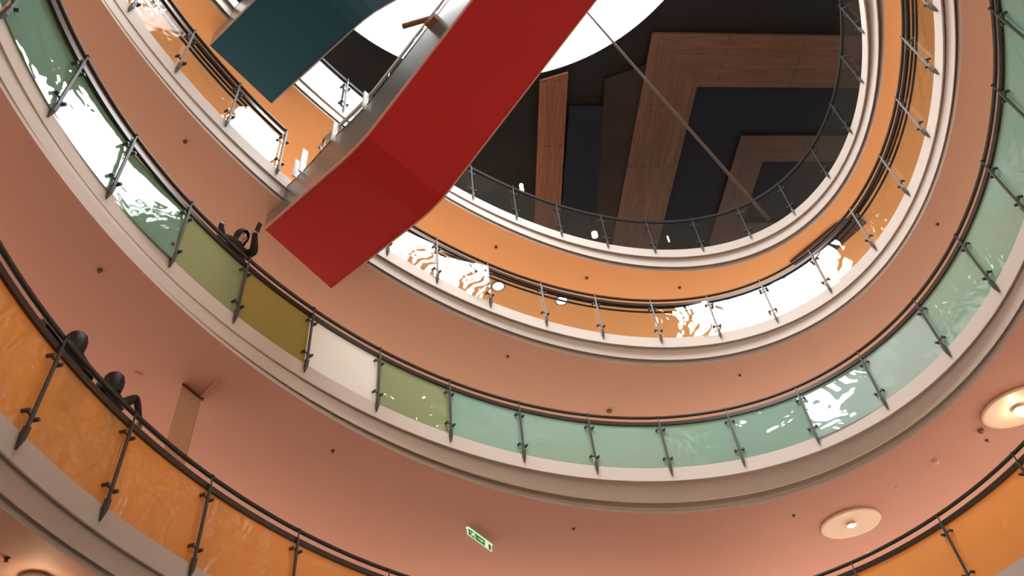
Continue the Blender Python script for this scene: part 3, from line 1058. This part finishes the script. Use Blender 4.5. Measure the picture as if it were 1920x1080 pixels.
# ------------------------------------------------------------------ people leaning on the railings
def person(label, foot, yaw, J, hairlen=0.0, cloth=CLOTH, scale=1.1, arm=0.056):
    """J: joints in metres, x to the person's right, y forward, z up"""
    root = empty('person', foot, (0, 0, yaw))
    root.scale = (scale,) * 3
    tag(root, label, 'person')
    V, Eg, Rr, Kd = [], [], [], []

    def j(p, r, kind, par=None):
        V.append(Vector(p)); Rr.append(r); Kd.append(kind)
        if par is not None: Eg.append((par, len(V) - 1))
        return len(V) - 1
    pel = j(J['pelvis'], (0.15, 0.11), 'c')
    wai = j(J['waist'], (0.135, 0.10), 'c', pel)
    che = j(J['chest'], (0.185, 0.125), 'c', wai)
    nb = j(J['neckbase'], (0.075, 0.07), 'c', che)
    nk = j(J['neck'], (0.052, 0.055), 's', nb)
    hd = Vector(J['head'])
    up = (hd - Vector(J['neck'])).normalized()
    h1 = j(hd - up * 0.045, (0.066, 0.076), 's', nk)
    h2 = j(hd + up * 0.03, (0.078, 0.094), 's', h1)
    h3 = j(hd + up * 0.085, (0.06, 0.075), 's', h2)
    face = Vector(J['face']).normalized()
    nose = j(hd + face * 0.105 - up * 0.01, (0.016, 0.016), 's', h1)
    for sd in ('L', 'R'):
        sh = j(J['shoulder' + sd], (0.080, 0.075), 'c', che)
        el = j(J['elbow' + sd], (arm, arm), 'c', sh)
        wr = j(J['wrist' + sd], (arm * 0.55, arm * 0.55), 'c', el)
        d = (Vector(J['hand' + sd]) - Vector(J['wrist' + sd]))
        pm = j(Vector(J['wrist' + sd]) + d * 0.55, (0.036, 0.022), 's', wr)
        dn = d.normalized()
        side = dn.cross(Vector((0, 0, 1)))
        side = side.normalized() if side.length > 0.1 else Vector((1, 0, 0))
        for q, ln in ((-0.03, 0.065), (-0.010, 0.078), (0.010, 0.074), (0.03, 0.056)):
            b = Vector(J['wrist' + sd]) + d * 1.0 + side * q
            k1 = j(b, (0.011, 0.011), 's', pm)
            k2 = j(b + dn * ln * 0.6 - Vector((0, 0, 0.015)), (0.0095, 0.0095), 's', k1)
            j(b + dn * ln * 0.8 - Vector((0, 0, 0.045)), (0.008, 0.008), 's', k2)
        tb = Vector(J['wrist' + sd]) + d * 0.45 + side * (0.045 if sd == 'L' else -0.045)
        k1 = j(tb, (0.013, 0.013), 's', pm)
        j(tb + dn * 0.04 + side * (0.02 if sd == 'L' else -0.02) - Vector((0, 0, 0.015)), (0.009, 0.009), 's', k1)
    for sd, sx in (('L', -1), ('R', 1)):
        hp = j(Vector(J['pelvis']) + Vector((sx * 0.09, 0, -0.06)), (0.095, 0.095), 'c', pel)
        kn = j((sx * 0.10, J['pelvis'][1] + 0.08, 0.50), (0.062, 0.062), 'c', hp)
        an = j((sx * 0.11, J['pelvis'][1] + 0.02, 0.09), (0.042, 0.042), 'c', kn)
        j((sx * 0.12, J['pelvis'][1] + 0.17, 0.035), (0.04, 0.03), 'c', an)
    me = bpy.data.meshes.new('body')
    me.from_pydata([tuple(v) for v in V], Eg, [])
    o = bpy.data.objects.new('body', me)
    COL.objects.link(o)
    o.modifiers.new('skin', 'SKIN')
    for i, sv in enumerate(me.skin_vertices[0].data):
        sv.radius = Rr[i]
        sv.use_root = (i == 0)
    sub = o.modifiers.new('sub', 'SUBSURF')
    sub.levels = sub.render_levels = 2
    dg = bpy.context.evaluated_depsgraph_get()
    nm = bpy.data.meshes.new_from_object(o.evaluated_get(dg))
    bpy.data.objects.remove(o)
    nm.name = 'body'
    nm.materials.clear()
    nm.materials.append(cloth)
    nm.materials.append(SKIN)
    for p in nm.polygons:
        p.use_smooth = True
        c = p.center
        i = min(range(len(V)), key=lambda k: (V[k] - c).length - 0.5 * max(Rr[k]))
        p.material_index = 1 if Kd[i] == 's' else 0
    b = bpy.data.objects.new('body', nm)
    COL.objects.link(b)
    b.parent = root
    # hair: cap around the skull, open at the face
    m = MB()
    side = up.cross(face).normalized()
    fwd = side.cross(up).normalized()
    nU, nT = 14, 20
    cen = hd + up * 0.03 - fwd * 0.008
    for a in range(nU + 1):
        th = PI * 0.80 * a / nU
        for k in range(nT):
            f = 2 * PI * k / nT
            front = max(0.0, math.cos(f))
            tt = min(th, PI * (0.80 - 0.50 * front ** 1.5))
            rr = 1 + 0.03 * math.sin(7 * f + 2.2 * a) + 0.02 * math.sin(13 * f - a)
            q = cen + (fwd * math.cos(f) * math.sin(tt) * 0.124 + side * math.sin(f) * math.sin(tt) * 0.112 + up * math.cos(tt) * 0.128) * rr
            if hairlen and a > 8: q -= up * hairlen * (a - 8) / 6 * (1 - front)
            m.v.append(q)
    for a in range(nU):
        for k in range(nT):
            k2 = (k + 1) % nT
            m.f.append((a * nT + k, a * nT + k2, a * nT + nT + k2, a * nT + nT + k))
    m.build('hair', HAIRM, root, smooth=True)
    # eyes, mouth, ears
    for sx in (-1, 1):
        m = MB()
        m.lathe([(0.002, -0.008), (0.010, 0), (0.002, 0.008)], c=hd + fwd * 0.083 + side * 0.03 * sx + up * 0.02, n=8)
        m.build('eye', HAIRM, root, smooth=True)
        m = MB()
        cc = hd - fwd * 0.005 + side * 0.084 * sx + up * 0.005
        m.tube([cc - up * 0.03, cc + side * 0.012 * sx, cc + up * 0.03], [0.008, 0.014, 0.01], 8)
        m.build('ear', SKIN, root, smooth=True)
    m = MB()
    cc = hd + fwd * 0.078 - up * 0.052
    m.tube([cc - side * 0.022, cc + fwd * 0.005, cc + side * 0.022], [0.003, 0.007, 0.003], 6)
    m.build('mouth', BROWNP, root, smooth=True)
    return root


def rail_yaw(lv, ph):
    p, t, n_ = frame(lv, ph)
    inw = -n_
    return math.atan2(-inw.x, inw.y)          # turns +y to face the void


# they stand with their backs to the void; +y points away from it. The handrail is 1.136 up in local units
base_pose = dict(pelvis=(0, 0.02, 0.92), waist=(0, -0.04, 1.05), chest=(0, -0.10, 1.25), neckbase=(0, -0.11, 1.39), neck=(0, -0.10, 1.44),
                 head=(0, -0.07, 1.545), face=(0, 1, -0.1), shoulderL=(-0.20, -0.12, 1.36), shoulderR=(0.20, -0.12, 1.36),
                 elbowL=(-0.27, -0.20, 1.20), elbowR=(0.27, -0.20, 1.20), wristL=(-0.25, 0.03, 1.18), wristR=(0.25, 0.03, 1.18),
                 handL=(-0.24, 0.10, 1.19), handR=(0.24, 0.10, 1.19))


def place_person(lv, px, py, pose, label, **kw):
    """stand the figure so that its head is at the sight line, leaning on the handrail of floor lv"""
    s = kw.get('scale', 1.1)
    c = OV_R[lv]
    want = kw.pop('out')
    fv = kw.pop('face_void', False)
    lo, hi = RAILZ[lv] - 0.5, RAILZ[lv] + 2.0
    for _ in range(40):
        z = (lo + hi) / 2
        hd = at(px, py, z)
        ph = math.atan2(hd.y - c[1], hd.x - c[0])
        q = pt(lv, ph)
        d = Vector((hd.x - q.x, hd.y - q.y, 0)).dot(frame(lv, ph)[2])
        if d < want: lo = z
        else: hi = z
    yaw = rail_yaw(lv, ph) + (0 if fv else PI)
    hl = Matrix.Rotation(yaw, 3, 'Z') @ (Vector(pose['head']) * s)
    foot = Vector((hd.x - hl.x, hd.y - hl.y, RAILZ[lv] + DZ['floor']))
    return person(label, foot, yaw, pose, **kw)


p1 = dict(base_pose)
p1.update(elbowL=(-0.44, -0.20, 1.24), wristL=(-0.62, -0.22, 1.22), handL=(-0.68, -0.22, 1.23))
place_person(1, 141, 644, p1, 'person in black leaning back on the amber balustrade, the one farther from the wall corner', scale=1.06, out=0.22, hairlen=0.10)
p2 = dict(base_pose)
p2.update(shoulderR=(0.20, -0.08, 1.36), elbowR=(0.36, -0.14, 1.58), wristR=(0.46, -0.20, 1.30), handR=(0.46, -0.21, 1.22))
place_person(1, 211, 722, p2, 'person in charcoal clothes at the amber balustrade with one elbow raised in a loop', cloth=CLOTH2, scale=1.06, out=0.22, hairlen=0.10)
p3 = dict(pelvis=(0, -0.14, 0.92), waist=(0, -0.10, 1.05), chest=(0, -0.02, 1.26), neckbase=(0, 0.01, 1.39), neck=(0, 0.02, 1.44),
          head=(0, 0.04, 1.545), face=(0, 1, 0.15), shoulderL=(-0.20, 0.0, 1.35), shoulderR=(0.20, 0.0, 1.35),
          elbowL=(-0.17, 0.19, 1.29), elbowR=(0.35, 0.05, 1.20), wristL=(-0.05, 0.27, 1.51), wristR=(0.43, 0.09, 1.36),
          handL=(-0.035, 0.275, 1.565), handR=(0.44, 0.11, 1.43))
per3 = place_person(2, 455, 435, p3, 'person in black at the green glass balustrade holding up a dark phone', cloth=CLOTH, scale=1.12, out=0.08, face_void=True, hairlen=0.1, arm=0.075)
ph_o = empty('phone')
ph_o.matrix_world = Matrix.Translation(per3.location) @ Matrix.Rotation(per3.rotation_euler.z, 4, 'Z') @ Matrix.Diagonal((1.12, 1.12, 1.12, 1)) @ \
    Matrix.Translation((-0.025, 0.345, 1.62)) @ Matrix.Rotation(-0.25, 4, 'X')
tag(ph_o, 'dark phone held up by the person in black at the green glass', 'phone')
m = MB()
m.box((0, 0, 0), (0.042, 0.005, 0.085))
bo = m.build('case', RUBBER, ph_o)
bv = bo.modifiers.new('bevel', 'BEVEL')
bv.width = 0.004
bv.segments = 2
m = MB()
m.box((0, -0.0055, 0), (0.038, 0.0006, 0.078))
m.build('screen', NAVY, ph_o)

# ------------------------------------------------------------------ world and view
w = bpy.data.worlds.new('world')
SC.world = w
w.use_nodes = True
w.node_tree.nodes['Background'].inputs[0].default_value = (1.0, 0.85, 0.72, 1)
w.node_tree.nodes['Background'].inputs[1].default_value = 0.06
SC.view_settings.view_transform = 'Standard'
SC.view_settings.look = 'None'
SC.view_settings.exposure = 0.32
SC.view_settings.gamma = 1.0
SC.cycles.max_bounces = 10
SC.cycles.diffuse_bounces = 5
SC.cycles.transparent_max_bounces = 24
SC.cycles.caustics_reflective = False
SC.cycles.caustics_refractive = False
SC.cycles.sample_clamp_indirect = 4.0
